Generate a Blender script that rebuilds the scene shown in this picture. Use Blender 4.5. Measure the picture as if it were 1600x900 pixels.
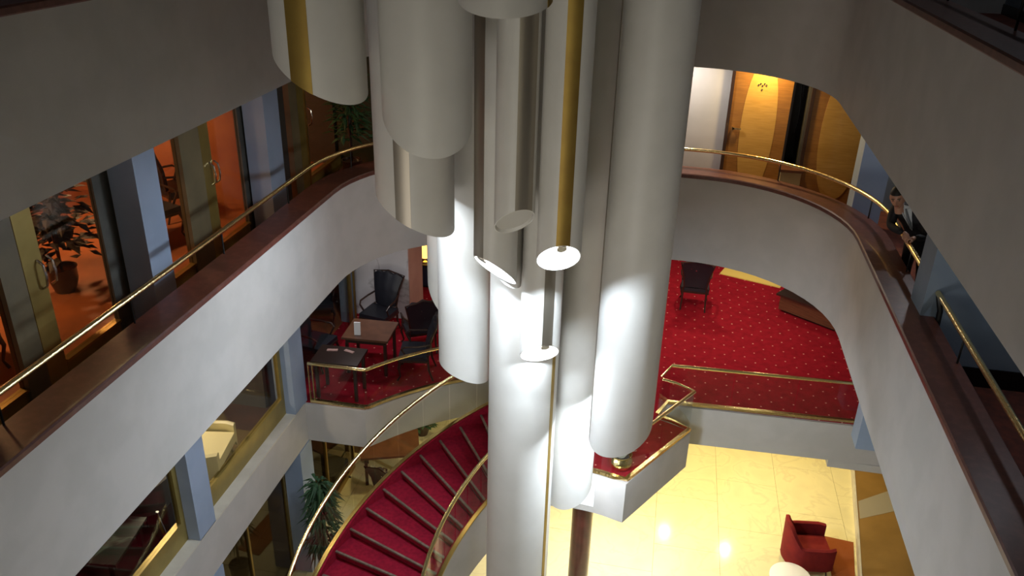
import bpy, bmesh, math, random
from math import sin, cos, pi, radians as R
from mathutils import Vector, Matrix
random.seed(7)
for o in list(bpy.data.objects): bpy.data.objects.remove(o)
C = bpy.context.scene.collection
SC = bpy.context.scene
H = 11.27                                    # eye height above the lobby floor (m)

# ------------------------------------------------------------------ camera
cam = bpy.data.cameras.new('camera'); camo = bpy.data.objects.new('camera', cam); C.objects.link(camo)
cam.sensor_width = 36; cam.lens = 36*1308/1600; cam.clip_start = .02; cam.clip_end = 200
camo.matrix_world = Matrix(((0.9809063, -0.10489245, 0.16376934, 0), (0.19304515, 0.42300818, -0.88532347, 0), (0.02358797, 0.90003425, 0.43518037, H), (0, 0, 0, 1)))
SC.camera = camo
# ------------------------------------------------------------------ light
w = bpy.data.worlds.new('world'); SC.world = w; w.use_nodes = True
w.node_tree.nodes['Background'].inputs[0].default_value = (.75, .8, 1, 1)
w.node_tree.nodes['Background'].inputs[1].default_value = .02
SC.view_settings.view_transform = 'Standard'; SC.view_settings.look = 'None'
SC.view_settings.gamma = 1; SC.view_settings.exposure = 0.25; SC.view_settings.use_curve_mapping = False

LAMPS = []
def area(loc, size, power, col, rot=(0, 0, 0), sizey=None, spread=180):
    l = bpy.data.lights.new('area_light', 'AREA'); l.energy = power; l.color = col; l.size = size
    l.shape = 'DISK' if sizey is None else 'RECTANGLE'
    if sizey: l.size_y = sizey
    l.spread = R(spread)
    o = bpy.data.objects.new('area_light', l); o.location = loc; o.rotation_euler = rot; C.objects.link(o); return o
WARM = (1, .71, .29); WARMW = (1, .86, .66); COOL = (.76, .88, 1)
# recessed ceiling luminaires (their trims are built further down)
DOWN_LOBBY = [(.1, 13.2), (1.5, 13.6), (2.9, 13.6), (2.3, 15.6), (.9, 15.9), (4.0, 15.6), (-5.0, 13.6), (-3.4, 14.6)]
for x, y in DOWN_LOBBY: area((x, y, 2.55), .16, 24 if x > -1 else 13, (1, .79, .36))
area((-.3, 11.6, 2.55), .16, 110, (1, .95, .84))
DOWN_MEZZ = [(.2, 14.2), (2.2, 14.6), (.7, 16.6), (2.4, 17.8), (-3.2, 14.0), (-1.8, 16)]
for x, y in DOWN_MEZZ: area((x, y, 5.82), .16, 20 if x > -1 else 7, (1, .84, .62))
area((-5.1, 12.4, 5.82), .16, 12, (.95, .93, 1))
DOWN_TWO = [(1.45, 13.55, 30, WARM), (-3.5, 13.3, 5, WARMW), (3.5, 11.0, 9, (.9, .94, 1)), (.2, 13.3, 20, (1, .94, .88)), (3.45, 7.2, 4, (.85, .9, 1))]
for x, y, p, c in DOWN_TWO: area((x, y, 8.98), .14, p, c)
area((3.6, 6.5, 13.9), .3, 6, (.8, .9, 1)); area((3.6, 10.5, 13.9), .3, 6, (.8, .9, 1)); area((-5.5, 6.5, 13.9), .3, 5, (.9, .95, 1))  # added lights that lift the dark top gallery, no fittings built
# salon behind the glass doors
for y in (6.6, 9.6, 12.2): area((-7.9, y, 8.96), .3, 75, (1, .56, .26))
area((-7.0, 8.9, 5.8), .3, 60, WARMW)
# added unseen fill lights behind the camera, brightening tubes, parapets and far walls
area((-1.0, -1.0, 8.6), 4.2, 15, (1, .95, .76), (R(84), 0, 0), 1.6, 75)
area((-2.7, -1.0, 4.6), 3.6, 60, (1, .95, .89), (R(97), 0, R(-14)), 2.4, 120)

# ------------------------------------------------------------------ materials
def mat(name, col, rough=.6, metal=0, coat=0, emis=None, es=0, spec=.5, noise=None, bump=0, bscale=60, alpha=None):
    m = bpy.data.materials.new(name); m.use_nodes = True; nt = m.node_tree; b = nt.nodes['Principled BSDF']
    b.inputs['Base Color'].default_value = (*col, 1); b.inputs['Roughness'].default_value = rough
    b.inputs['Metallic'].default_value = metal; b.inputs['Coat Weight'].default_value = coat; b.inputs['Coat Roughness'].default_value = .05
    b.inputs['Specular IOR Level'].default_value = spec
    if emis: b.inputs['Emission Color'].default_value = (*emis, 1); b.inputs['Emission Strength'].default_value = es
    tc = nt.nodes.new('ShaderNodeTexCoord')
    if noise:
        c2, sc, lo, hi = noise
        n = nt.nodes.new('ShaderNodeTexNoise'); n.inputs['Scale'].default_value = sc; n.inputs['Detail'].default_value = 5
        nt.links.new(tc.outputs['Object'], n.inputs['Vector'])
        r = nt.nodes.new('ShaderNodeValToRGB'); r.color_ramp.elements[0].position = lo; r.color_ramp.elements[1].position = hi
        r.color_ramp.elements[0].color = (*col, 1); r.color_ramp.elements[1].color = (*c2, 1)
        nt.links.new(n.outputs['Fac'], r.inputs['Fac']); nt.links.new(r.outputs['Color'], b.inputs['Base Color'])
    if bump:
        n = nt.nodes.new('ShaderNodeTexNoise'); n.inputs['Scale'].default_value = bscale; nt.links.new(tc.outputs['Object'], n.inputs['Vector'])
        bp = nt.nodes.new('ShaderNodeBump'); bp.inputs['Strength'].default_value = bump; bp.inputs['Distance'].default_value = .01
        nt.links.new(n.outputs['Fac'], bp.inputs['Height']); nt.links.new(bp.outputs['Normal'], b.inputs['Normal'])
    return m
def dots(name, base, dot, pitch, rad, dens=1, base2=None):
    m = mat(name, base, .95, noise=(base2 or tuple(x*.75 for x in base), 9, .35, .7), bump=.3, bscale=300, spec=.1)
    nt = m.node_tree; b = nt.nodes['Principled BSDF']; prev = b.inputs['Base Color'].links[0].from_socket
    tc = nt.nodes.new('ShaderNodeTexCoord'); mp = nt.nodes.new('ShaderNodeMapping'); mp.inputs['Scale'].default_value = (1/pitch, 1/pitch, 1)
    mp.inputs['Rotation'].default_value = (0, 0, R(45)); nt.links.new(tc.outputs['Object'], mp.inputs['Vector'])
    fr = nt.nodes.new('ShaderNodeVectorMath'); fr.operation = 'FRACTION'; nt.links.new(mp.outputs[0], fr.inputs[0])
    sb = nt.nodes.new('ShaderNodeVectorMath'); sb.operation = 'SUBTRACT'; sb.inputs[1].default_value = (.5, .5, 0); nt.links.new(fr.outputs[0], sb.inputs[0])
    mu = nt.nodes.new('ShaderNodeVectorMath'); mu.operation = 'MULTIPLY'; mu.inputs[1].default_value = (1, 1, 0); nt.links.new(sb.outputs[0], mu.inputs[0])
    ln = nt.nodes.new('ShaderNodeVectorMath'); ln.operation = 'LENGTH'; nt.links.new(mu.outputs[0], ln.inputs[0])
    lt = nt.nodes.new('ShaderNodeMath'); lt.operation = 'LESS_THAN'; lt.inputs[1].default_value = rad; nt.links.new(ln.outputs['Value'], lt.inputs[0])
    mx = nt.nodes.new('ShaderNodeMix'); mx.data_type = 'RGBA'; mx.inputs[7].default_value = (*dot, 1)
    nt.links.new(lt.outputs[0], mx.inputs[0]); nt.links.new(prev, mx.inputs[6]); nt.links.new(mx.outputs[2], b.inputs['Base Color'])
    return m
def marble(name, base, vein, scale=1.2, rough=.12):
    m = mat(name, base, rough, coat=.3); nt = m.node_tree; b = nt.nodes['Principled BSDF']
    tc = nt.nodes.new('ShaderNodeTexCoord'); n = nt.nodes.new('ShaderNodeTexNoise'); n.inputs['Scale'].default_value = scale; n.inputs['Detail'].default_value = 8; n.inputs['Distortion'].default_value = .5
    gi = nt.nodes.new('ShaderNodeNewGeometry'); nt.links.new(gi.outputs['Position'], n.inputs['Vector'])
    a = nt.nodes.new('ShaderNodeMath'); a.operation = 'SUBTRACT'; a.inputs[1].default_value = .5; nt.links.new(n.outputs['Fac'], a.inputs[0])
    ab = nt.nodes.new('ShaderNodeMath'); ab.operation = 'ABSOLUTE'; nt.links.new(a.outputs[0], ab.inputs[0])
    r = nt.nodes.new('ShaderNodeValToRGB'); e = r.color_ramp.elements; e[0].position = 0; e[0].color = (*vein, 1); e[1].position = .035; e[1].color = (*base, 1)
    x = r.color_ramp.elements.new(.012); x.color = (*[(p+q)/2 for p, q in zip(base, vein)], 1)
    y = r.color_ramp.elements.new(.3); y.color = (*[p*.86 for p in base], 1)
    nt.links.new(ab.outputs[0], r.inputs['Fac']); nt.links.new(r.outputs['Color'], b.inputs['Base Color'])
    return m
def wood(name, a, bb, rough=.3, scale=(1, 1, 12), coat=.4):
    m = mat(name, a, rough, coat=coat); nt = m.node_tree; b = nt.nodes['Principled BSDF']
    tc = nt.nodes.new('ShaderNodeTexCoord'); mp = nt.nodes.new('ShaderNodeMapping'); mp.inputs['Scale'].default_value = scale
    n = nt.nodes.new('ShaderNodeTexNoise'); n.inputs['Scale'].default_value = 4; n.inputs['Detail'].default_value = 6; n.inputs['Distortion'].default_value = .6
    nt.links.new(tc.outputs['Object'], mp.inputs[0]); nt.links.new(mp.outputs[0], n.inputs['Vector'])
    r = nt.nodes.new('ShaderNodeValToRGB'); r.color_ramp.elements[0].position = .3; r.color_ramp.elements[1].position = .7
    r.color_ramp.elements[0].color = (*a, 1); r.color_ramp.elements[1].color = (*bb, 1)
    nt.links.new(n.outputs['Fac'], r.inputs['Fac']); nt.links.new(r.outputs['Color'], b.inputs['Base Color']); return m
def glass(name, tint=(1, 1, 1), refl=.10, rough=.02):
    m = bpy.data.materials.new(name); m.use_nodes = True; nt = m.node_tree; nt.nodes.clear()
    o = nt.nodes.new('ShaderNodeOutputMaterial'); t = nt.nodes.new('ShaderNodeBsdfTransparent'); t.inputs[0].default_value = (*tint, 1)
    g = nt.nodes.new('ShaderNodeBsdfGlossy'); g.inputs['Roughness'].default_value = rough; mx = nt.nodes.new('ShaderNodeMixShader')
    f = nt.nodes.new('ShaderNodeLayerWeight'); f.inputs[0].default_value = .5; pw = nt.nodes.new('ShaderNodeMath'); pw.operation = 'POWER'; pw.inputs[1].default_value = 4
    ad = nt.nodes.new('ShaderNodeMath'); ad.operation = 'MULTIPLY_ADD'; ad.inputs[1].default_value = .4; ad.inputs[2].default_value = refl; ad.use_clamp = True
    nt.links.new(f.outputs['Facing'], pw.inputs[0]); nt.links.new(pw.outputs[0], ad.inputs[0]); nt.links.new(ad.outputs[0], mx.inputs[0])
    nt.links.new(t.outputs[0], mx.inputs[1]); nt.links.new(g.outputs[0], mx.inputs[2]); nt.links.new(mx.outputs[0], o.inputs[0]); return m
M = dict(
 plaster=mat('plaster', (.50, .475, .455), .75, noise=((.46, .44, .42), 2.5, .4, .6), bump=.12, bscale=180),
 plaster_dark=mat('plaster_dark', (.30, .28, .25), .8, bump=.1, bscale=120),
 tube=mat('tube_enamel', (.74, .72, .68), .42, noise=((.71, .69, .65), 3, .4, .6), spec=.4),
 tube_in=mat('tube_inside', (.6, .58, .54), .6),
 brass=mat('polished_brass', (.90, .72, .36), .2, 1, bump=.5, bscale=22),
 brass_dull=mat('brushed_brass', (.50, .36, .12), .34, .9, noise=((.40, .28, .09), 3, .3, .7)),
 bronze=mat('bronze_mirror', (.36, .32, .26), .42, .85),
 goldstrip=mat('gold_strip', (.40, .27, .06), .5, .7, noise=((.33, .21, .05), 3, .35, .65)),
 granite=mat('burgundy_granite', (.10, .032, .022), .42, coat=.22, noise=((.15, .05, .035), 14, .45, .75)),
 bluecol=mat('blue_paint', (.30, .37, .50), .55, noise=((.27, .34, .46), 2, .4, .6)),
 cream=mat('cream_sill', (.62, .58, .50), .5, noise=((.55, .51, .44), 3, .4, .6)),
 carpet=dots('red_dotted_carpet', (.34, .010, .022), (.78, .36, .28), .26, .055),
 staircarpet=mat('maroon_stair_carpet', (.34, .012, .035), .95, noise=((.24, .010, .028), 18, .35, .65), bump=.4, bscale=300, spec=.1),
 nosing=mat('stair_nosing', (.24, .18, .145), .5, .3, noise=((.17, .13, .10), 20, .4, .6)),
 browncarpet=mat('brown_gallery_carpet', (.20, .055, .035), .9, noise=((.12, .04, .03), 12, .35, .65)),
 salonfloor=mat('salon_floor', (.38, .12, .04), .45, noise=((.20, .07, .03), 1.2, .35, .65)),
 marble=marble('cream_marble', (.78, .71, .43), (.69, .62, .38), 1.3, .14),
 whitemarble=marble('white_marble', (.66, .65, .64), (.45, .44, .43), 1.5, .3),
 pinkwall=mat('pink_plaster', (.50, .30, .25), .7, noise=((.44, .26, .22), 2, .4, .6)),
 olive=mat('olive_panel', (.19, .155, .085), .45, noise=((.13, .11, .065), 2, .35, .65)),
 olivegold=mat('olive_gold_frame', (.36, .27, .08), .35, .5, noise=((.28, .21, .06), 3, .35, .65)),
 greypanel=mat('grey_curtain', (.10, .095, .08), .7, noise=((.06, .06, .055), 5, .3, .7)),
 orangewall=mat('terracotta_wall', (.48, .17, .06), .7, noise=((.34, .10, .04), 1.6, .35, .65)),
 darkwall=mat('dark_wall', (.045, .04, .035), .6), darkgreen=mat('dark_green_wall', (.03, .045, .03), .35, noise=((.06, .05, .03), 4, .4, .7)),
 teal=mat('blue_grey_wall', (.20, .25, .31), .6, noise=((.17, .22, .28), 2, .4, .6)),
 black=mat('black_metal', (.012, .012, .012), .3, .4), dark=mat('dark_wood', (.035, .018, .013), .28, coat=.3),
 darkleather=mat('dark_leather', (.015, .016, .022), .45), brownwood=wood('brown_wood', (.17, .07, .035), (.10, .04, .02)),
 doorwood=wood('door_veneer', (.30, .135, .03), (.21, .09, .02), .32), doorinlay=wood('door_inlay', (.52, .30, .075), (.42, .23, .05), .3),
 burgundy=mat('burgundy_column', (.11, .022, .018), .3, coat=.5, noise=((.07, .015, .012), 6, .35, .65)),
 redvelvet=mat('red_upholstery', (.20, .014, .014), .8, noise=((.15, .009, .012), 6, .35, .65), bump=.2, bscale=200, spec=.2),
 creamleather=mat('cream_leather', (.80, .72, .42), .45), white=mat('white_card', (.85, .85, .85), .5),
 rug=mat('rust_rug', (.26, .075, .022), .95, noise=((.28, .085, .03), 3, .35, .65), spec=.1),
 tan=mat('tan_floor', (.27, .155, .045), .4, noise=((.22, .125, .035), 2, .35, .65), coat=.2), greystone=mat('grey_stone', (.30, .27, .22), .4),
 leaf=mat('leaf_green', (.035, .10, .035), .5, noise=((.02, .06, .025), 8, .3, .7)), darkleaf=mat('dark_leaf', (.03, .02, .012), .6),
 feather=mat('pale_dried_grass', (.50, .46, .36), .8), soil=mat('soil', (.03, .02, .015), .9),
 yellow=mat('yellow_mat', (.88, .66, .16), .7), greenstone=marble('dark_green_marble', (.025, .04, .028), (.12, .16, .12), 1.5, .2),
 canvas=mat('ochre_canvas', (.42, .33, .14), .7), greyseat=mat('grey_upholstery', (.17, .16, .15), .7),
 suit=mat('black_suit', (.010, .010, .014), .75), shirt=mat('white_shirt', (.62, .66, .70), .7), tie=mat('grey_tie', (.20, .22, .25), .5),
 skin=mat('skin', (.50, .26, .17), .5), hair=mat('black_hair', (.012, .010, .009), .5), lip=mat('lips', (.38, .13, .10), .5), eye=mat('eye_dark', (.02, .015, .012), .3),
 lens=mat('lamp_lens', (1, 1, 1), .5, emis=(.9, .95, 1), es=7), warmlens=mat('warm_lens', (1, 1, 1), .5, emis=(1, .75, .35), es=14),
 amber=mat('amber_shade', (1, .5, .1), .5, emis=(1, .55, .12), es=2.2),
 glass=glass('clear_glass', (.93, .95, .94), .03), glassdark=glass('bronze_glass', (.55, .50, .44), .07), glassgallery=glass('shopfront_glass', (.80, .78, .74), .03),
 navy=mat('navy_wall', (.012, .018, .05), .6), chrome=mat('chrome', (.7, .7, .7), .15, 1),
)
# ------------------------------------------------------------------ helpers
def link(name, me, m, parent=None):
    o = bpy.data.objects.new(name, me); C.objects.link(o)
    if m is not None: me.materials.append(M[m] if isinstance(m, str) else m)
    if parent is not None: o.parent = parent; o.matrix_parent_inverse = Matrix.Identity(4)
    return o
def obj(name, bm, m, parent=None, smooth=False, bevel=0, seg=2, loc=None):
    if bevel:
        bmesh.ops.bevel(bm, geom=[e for e in bm.edges if len(e.link_faces) == 2 and e.calc_face_angle() > .5], offset=bevel, segments=seg, affect='EDGES', profile=.5)
    bmesh.ops.recalc_face_normals(bm, faces=bm.faces)
    me = bpy.data.meshes.new(name); bm.to_mesh(me); bm.free()
    if smooth:
        for p in me.polygons: p.use_smooth = True
        me.set_sharp_from_angle(angle=R(40))
    o = link(name, me, m, parent)
    if loc: o.location = loc
    return o
def box(bm, x0, x1, y0, y1, z0, z1, mtx=None):
    vs = [bm.verts.new((x, y, z)) for z in (z0, z1) for x, y in ((x0, y0), (x1, y0), (x1, y1), (x0, y1))]
    if mtx is not None:
        for v in vs: v.co = mtx @ v.co
    for f in ((0, 3, 2, 1), (4, 5, 6, 7), (0, 1, 5, 4), (1, 2, 6, 5), (2, 3, 7, 6), (3, 0, 4, 7)): bm.faces.new([vs[i] for i in f])
    return bm
def B(*a, **k): return box(bmesh.new(), *a, **k)
def prism(bm, pts, z0, z1):
    a = [bm.verts.new((x, y, z0)) for x, y in pts]; b = [bm.verts.new((x, y, z1)) for x, y in pts]; n = len(pts)
    bm.faces.new(a[::-1]); bm.faces.new(b)
    for i in range(n): bm.faces.new((a[i], a[(i+1) % n], b[(i+1) % n], b[i]))
    return bm
def lathe(bm, prof, c=(0, 0, 0), n=24, mtx=None):
    rings = []
    for r, z in prof:
        ring = [bm.verts.new((c[0]+r*cos(2*pi*i/n), c[1]+r*sin(2*pi*i/n), c[2]+z)) for i in range(n)]
        rings.append(ring)
    for a, b in zip(rings, rings[1:]):
        for i in range(n): bm.faces.new((a[i], a[(i+1) % n], b[(i+1) % n], b[i]))
    bm.faces.new(rings[0][::-1]); bm.faces.new(rings[-1])
    if mtx is not None:
        for ring in rings:
            for v in ring: v.co = mtx @ v.co
    return bm
def tubepath(bm, pts, rad, n=8, closed=False):
    pts = [Vector(p) for p in pts]; rings = []; N = len(pts); rr = rad if isinstance(rad, (list, tuple)) else [rad]*N
    up = Vector((0, 0, 1)); prev = None
    for i, p in enumerate(pts):
        d = (pts[min(i+1, N-1)]-pts[max(i-1, 0)]).normalized()
        if prev is None:
            s = d.cross(up)
            if s.length < .1: s = d.cross(Vector((1, 0, 0)))
            s.normalize()
        else:
            s = prev-d*prev.dot(d)
            if s.length < 1e-4: s = d.cross(up)
            s.normalize()
        prev = s; t = d.cross(s)
        rings.append([bm.verts.new(p+rr[i]*(cos(2*pi*k/n)*s+sin(2*pi*k/n)*t)) for k in range(n)])
    for a, b in zip(rings, rings[1:]):
        for k in range(n): bm.faces.new((a[k], a[(k+1) % n], b[(k+1) % n], b[k]))
    bm.faces.new(rings[0][::-1]); bm.faces.new(rings[-1]); return bm
def T(*a): return tubepath(bmesh.new(), *a)
def sweep(bm, rings):
    vr = [[bm.verts.new(p) for p in r] for r in rings]; n = len(vr[0])
    for a, b in zip(vr, vr[1:]):
        for k in range(n): bm.faces.new((a[k], a[(k+1) % n], b[(k+1) % n], b[k]))
    bm.faces.new(vr[0][::-1]); bm.faces.new(vr[-1]); return bm
def empty(name, loc=(0, 0, 0), rz=0, label=None, cat=None, group=None, kind=None):
    o = bpy.data.objects.new(name, None); o.empty_display_size = .1; C.objects.link(o); o.location = loc; o.rotation_euler = (0, 0, rz)
    return tag(o, label, cat, group, kind)
def tag(o, label=None, cat=None, group=None, kind=None):
    if label: o['label'] = label
    if cat: o['category'] = cat
    if group: o['group'] = group
    if kind: o['kind'] = kind
    return o
def S(o, label=None, cat=None): return tag(o, label, cat, None, 'structure')
def copytree(o, parent=None):
    c = o.copy(); C.objects.link(c)
    if parent is not None: c.parent = parent
    for ch in list(o.children): copytree(ch, c)
    return c

# ------------------------------------------------------------------ balcony outline
def ring(XL, XR, YF, Rr, Y0, d=0, n=14):
    """Open U-shaped outline (left run, rounded corner, far run, rounded corner, right run), pushed outwards by d."""
    pts = []
    m = 14
    for i in range(m): pts.append((XL-d, Y0+(YF-Rr-Y0)*i/m))
    for i in range(n+1):
        a = pi-(pi/2)*i/n; pts.append((XL+Rr+(Rr+d)*cos(a), YF-Rr+(Rr+d)*sin(a)))
    for i in range(1, 8): pts.append((XL+Rr+(XR-XL-2*Rr)*i/8, YF+d))
    for i in range(n+1):
        a = pi/2-(pi/2)*i/n; pts.append((XR-Rr+(Rr+d)*cos(a), YF-Rr+(Rr+d)*sin(a)))
    for i in range(1, m+1): pts.append((XR+d, YF-Rr-(YF-Rr-Y0)*i/m))
    return pts
def usweep(par, prof):
    cols = [ring(*par, d=d) for d, z in prof]
    return sweep(bmesh.new(), [[(cols[j][i][0], cols[j][i][1], prof[j][1]) for j in range(len(prof))] for i in range(len(cols[0]))])
L2 = (-4.57, 2.54, 12.66, 2.1, -1.5); L3 = (-4.60, 1.95, 12.15, 1.7, -1.5)
def capprof(z, d0=-.035, d1=.38, t=.07):
    return [(d0+.012, z-t), (d0, z-t+.012), (d0, z-.014), (d0+.014, z), (d1-.014, z), (d1, z-.014), (d1, z-t)]

S(obj('wall_parapet', usweep(L2, [(0, 5.86), (0, 7.25), (.14, 7.25), (.14, 5.86)]), 'plaster', smooth=True), 'plain pale plaster parapet of the middle balcony curving round the atrium', 'parapet')
cap = obj('trim_coping', usweep(L2, capprof(7.32)), 'granite', smooth=True); S(cap, 'polished burgundy stone coping on top of the middle balcony parapet', 'coping')
S(obj('wall_parapet', usweep(L3, [(0, 9.02), (0, 10.36), (.14, 10.36), (.14, 9.02)]), 'plaster', smooth=True), 'shadowy plaster parapet of the top balcony crossing the upper corners', 'parapet')
S(obj('trim_coping', usweep(L3, capprof(10.43)), 'granite', smooth=True), 'dark stone coping on top of the highest balcony parapet', 'coping')
S(obj('ceiling', usweep(L2, [(.14, 5.86), (6, 5.86), (6, 6.50), (.14, 6.50)]), 'plaster', smooth=True))
S(obj('floor', usweep(L2, [(.14, 6.50), (6, 6.50), (6, 6.56), (.14, 6.56)]), 'browncarpet'))
S(obj('ceiling', usweep(L3, [(.14, 9.02), (6, 9.02), (6, 9.66), (.14, 9.66)]), 'plaster', smooth=True))
S(obj('floor', usweep(L3, [(.14, 9.66), (6, 9.66), (6, 9.72), (.14, 9.72)]), 'browncarpet'))
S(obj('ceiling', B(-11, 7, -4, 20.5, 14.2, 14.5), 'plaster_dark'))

# ------------------------------------------------------------------ handrails of the galleries
def along(pts, step):
    out = []; acc = 0; nxt = step*.5
    for a, b in zip(pts, pts[1:]):
        L = math.dist(a, b)
        while acc+L >= nxt:
            t = (nxt-acc)/L; out.append((a[0]+(b[0]-a[0])*t, a[1]+(b[1]-a[1])*t)); nxt += step
        acc += L
    return out
def gallery_rail(pts, zc, zr, label, posts=True, step=1.75, extra=()):
    t = empty('handrail', (pts[0][0], pts[0][1], zc), 0, label, 'handrail')
    o = Vector((pts[0][0], pts[0][1], zc))
    obj('rail', T([Vector((x, y, zr))-o for x, y in pts], .030, 10), 'brass', t, True)
    for x, y in along(pts, step):
        bm = bmesh.new(); lathe(bm, [(.010, 0), (.010, zr-zc-.02)], Vector((x, y, zc))-o, 8); obj('rail_post', bm, 'black', t, True)
    return t
full2 = ring(*L2, d=.34)
gap0, gap1 = 8.86, 8.40
left_part = [p for p in full2 if not (p[0] > 0 and p[1] < gap0)]
left_part.append((full2[-1][0], gap0))
gallery_rail(left_part, 7.315, 7.60, 'polished brass handrail sweeping round the middle balcony from left to the man')
right_part = [(full2[-1][0], gap1)]+[p for p in full2 if p[0] > 0 and p[1] < gap1]
gallery_rail(right_part, 7.315, 7.60, 'short brass handrail in front of the grey pier at the right edge', step=1.9)
full3 = ring(*L3, d=.34); gallery_rail(full3, 10.42, 10.70, 'brass handrail of the top balcony above the dark upper parapet')

# ------------------------------------------------------------------ columns and pier
def column(x0, x1, y0, y1, z0, z1, label):
    return S(obj('column', B(x0, x1, y0, y1, z0, z1), 'bluecol', bevel=.012), label, 'column')
where = {7.5: 'third', 10.5: 'fourth'}
for y0, y1, n in ((1.4, 1.8, 'nearest'), (4.5, 4.9, 'second'), (7.53, 7.93, 'middle'), (10.5, 10.95, 'far')):
    column(-5.78, -5.46, y0, y1, 6.56, 9.02, 'square blue column before the middle storey glass doors, %s one on the left' % n)
    column(-5.78, -5.46, y0, y1, 3.40, 5.86, 'square blue column on the white ledge of the storey below, %s one on the left' % n)
    column(-5.78, -5.46, y0, y1, 0, 2.63, 'square blue column standing on the lobby floor, %s one on the left' % n)
column(3.40, 3.78, 11.62, 12.0, 3.4, 5.86, 'blue column at the right end of the mezzanine glass railing')
column(2.84, 3.26, 12.72, 13.1, 6.56, 9.02, 'blue column beside the oval inlaid doors, behind the man')
S(obj('wall_pier', B(2.77, 4.6, 8.42, 8.84, 6.56, 9.02), 'teal', bevel=.008), 'blue grey pier wall reaching the right balcony coping', 'pier')
S(obj('baseboard_pier', B(2.95, 4.6, 8.40, 8.42, 6.56, 6.78), 'black'))
S(obj('wall_right', B(4.6, 4.8, -3, 14, 6.56, 9.02), 'teal')); S(obj('wall_right', B(4.6, 4.8, -3, 14, 9.72, 14.2), 'teal'))
S(obj('wall_left', B(-6.3, -6.1, -3, 14, 9.72, 14.2), 'teal'))
S(obj('wall_far', B(-6.3, 4.8, 13.9, 14.1, 9.72, 14.2), 'plaster'))
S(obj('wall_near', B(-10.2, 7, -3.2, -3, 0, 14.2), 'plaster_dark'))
S(obj('baseboard_left', B(-6.1, -6.08, -3, 14, 9.72, 9.86), 'black')); S(obj('baseboard_right', B(4.58, 4.6, -3, 14, 9.72, 9.86), 'black'))

# ------------------------------------------------------------------ far wall of the middle storey with the inlaid doors
S(obj('wall_far', B(-2.2, .9, 13.9, 14.1, 6.56, 9.02), 'plaster'), 'pale wall of the middle gallery left of the inlaid door', 'wall')
S(obj('wall_far', B(-5.85, -2.2, 13.95, 14.1, 6.56, 9.02), 'darkgreen'))
S(obj('wall_far', B(3.25, 4.8, 13.9, 14.1, 6.56, 9.02), 'teal'))
def ovaldoor(name, x0, x1, label, oc=None, ow=.27, handle=True):
    t = empty(name, ((x0+x1)/2, 13.86, 6.56), 0, label, 'door', kind='structure')
    c = (x0+x1)/2; a, b = x0-c, x1-c
    obj('leaf', B(a, b, 0, .05, 0, 2.46), 'doorwood', t, bevel=.004)
    bm = bmesh.new(); ox = oc or 0
    pts = [(ox+ow*(abs(cos(q))**.8)*(1 if cos(q) > 0 else -1), 1.22+1.08*sin(q)) for q in [2*pi*i/40 for i in range(40)]]
    f = [bm.verts.new((x, -.006, z)) for x, z in pts]; g = [bm.verts.new((x, 0, z)) for x, z in pts]; bm.faces.new(f)
    for i in range(40): bm.faces.new((f[i], f[(i+1) % 40], g[(i+1) % 40], g[i]))
    obj('oval_inlay', bm, 'doorinlay', t)
    fr = bmesh.new(); box(fr, a-.05, a, -.03, .06, 0, 2.46); obj('door_frame', fr, 'dark', t)
    if handle:
        bm = bmesh.new(); box(bm, a+.06, a+.20, -.06, -.035, 1.20, 1.23); box(bm, a+.06, a+.09, -.06, 0, 1.19, 1.24); obj('door_handle', bm, 'brass', t, bevel=.004)
        bm = bmesh.new()
        for dx, dz in ((-.06, 0), (-.03, .02), (0, -.01), (.03, .02), (.06, 0), (0, -.07)): lathe(bm, [(.014, -.004), (.014, .004)], (0, 0, 0), 8, Matrix.Translation((ox+dx-.02, -.012, 1.93+dz)) @ Matrix.Rotation(pi/2, 4, 'X'))
        obj('number_ornament', bm, 'brass', t)
    return t
ovaldoor('door_1', .95, 1.86, 'wooden door with pale oval inlay under a warm lamp at the gallery end')
ovaldoor('door_2', 2.2, 3.25, 'darker wooden door with pale oval inlay right of the dark niche', ow=.34, handle=False)
S(obj('wall_niche', B(1.86, 2.2, 14.6, 14.7, 6.56, 9.02), 'darkwall')); S(obj('wall_niche', B(2.12, 2.2, 13.9, 14.6, 6.56, 9.02), 'darkwall')); S(obj('wall_niche', B(1.86, 1.9, 13.9, 14.6, 6.56, 9.02), 'darkwall'))
t = empty('wall_mirror', (2.03, 14.5, 7.1), 0, 'dark mirror with pale curved frame hanging in the niche between the doors', 'mirror')
obj('mirror_plate', B(-.12, .09, .05, .07, 0, 1.7), 'black', t); obj('mirror_frame', T([(.07+.02*sin(i*.5), .04, .5+1.2*i/12) for i in range(13)]+[(-.10, .04, 1.62)], .010, 6), 'chrome', t, True)
t = empty('side_stand', (2.0, 13.72, 6.56), 0, 'small pale cabinet standing below the dark niche between the two doors', 'cabinet')
obj('cabinet_body', B(-.15, .17, -.12, .12, .08, .62), 'canvas', t, bevel=.01); obj('cabinet_top', B(-.17, .19, -.14, .14, .62, .66), 'brownwood', t, bevel=.005)
for sx in (-.13, .15):
    for sy in (-.1, .1): obj('leg', B(sx-.015, sx+.015, sy-.015, sy+.015, 0, .08), 'dark', t)

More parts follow.
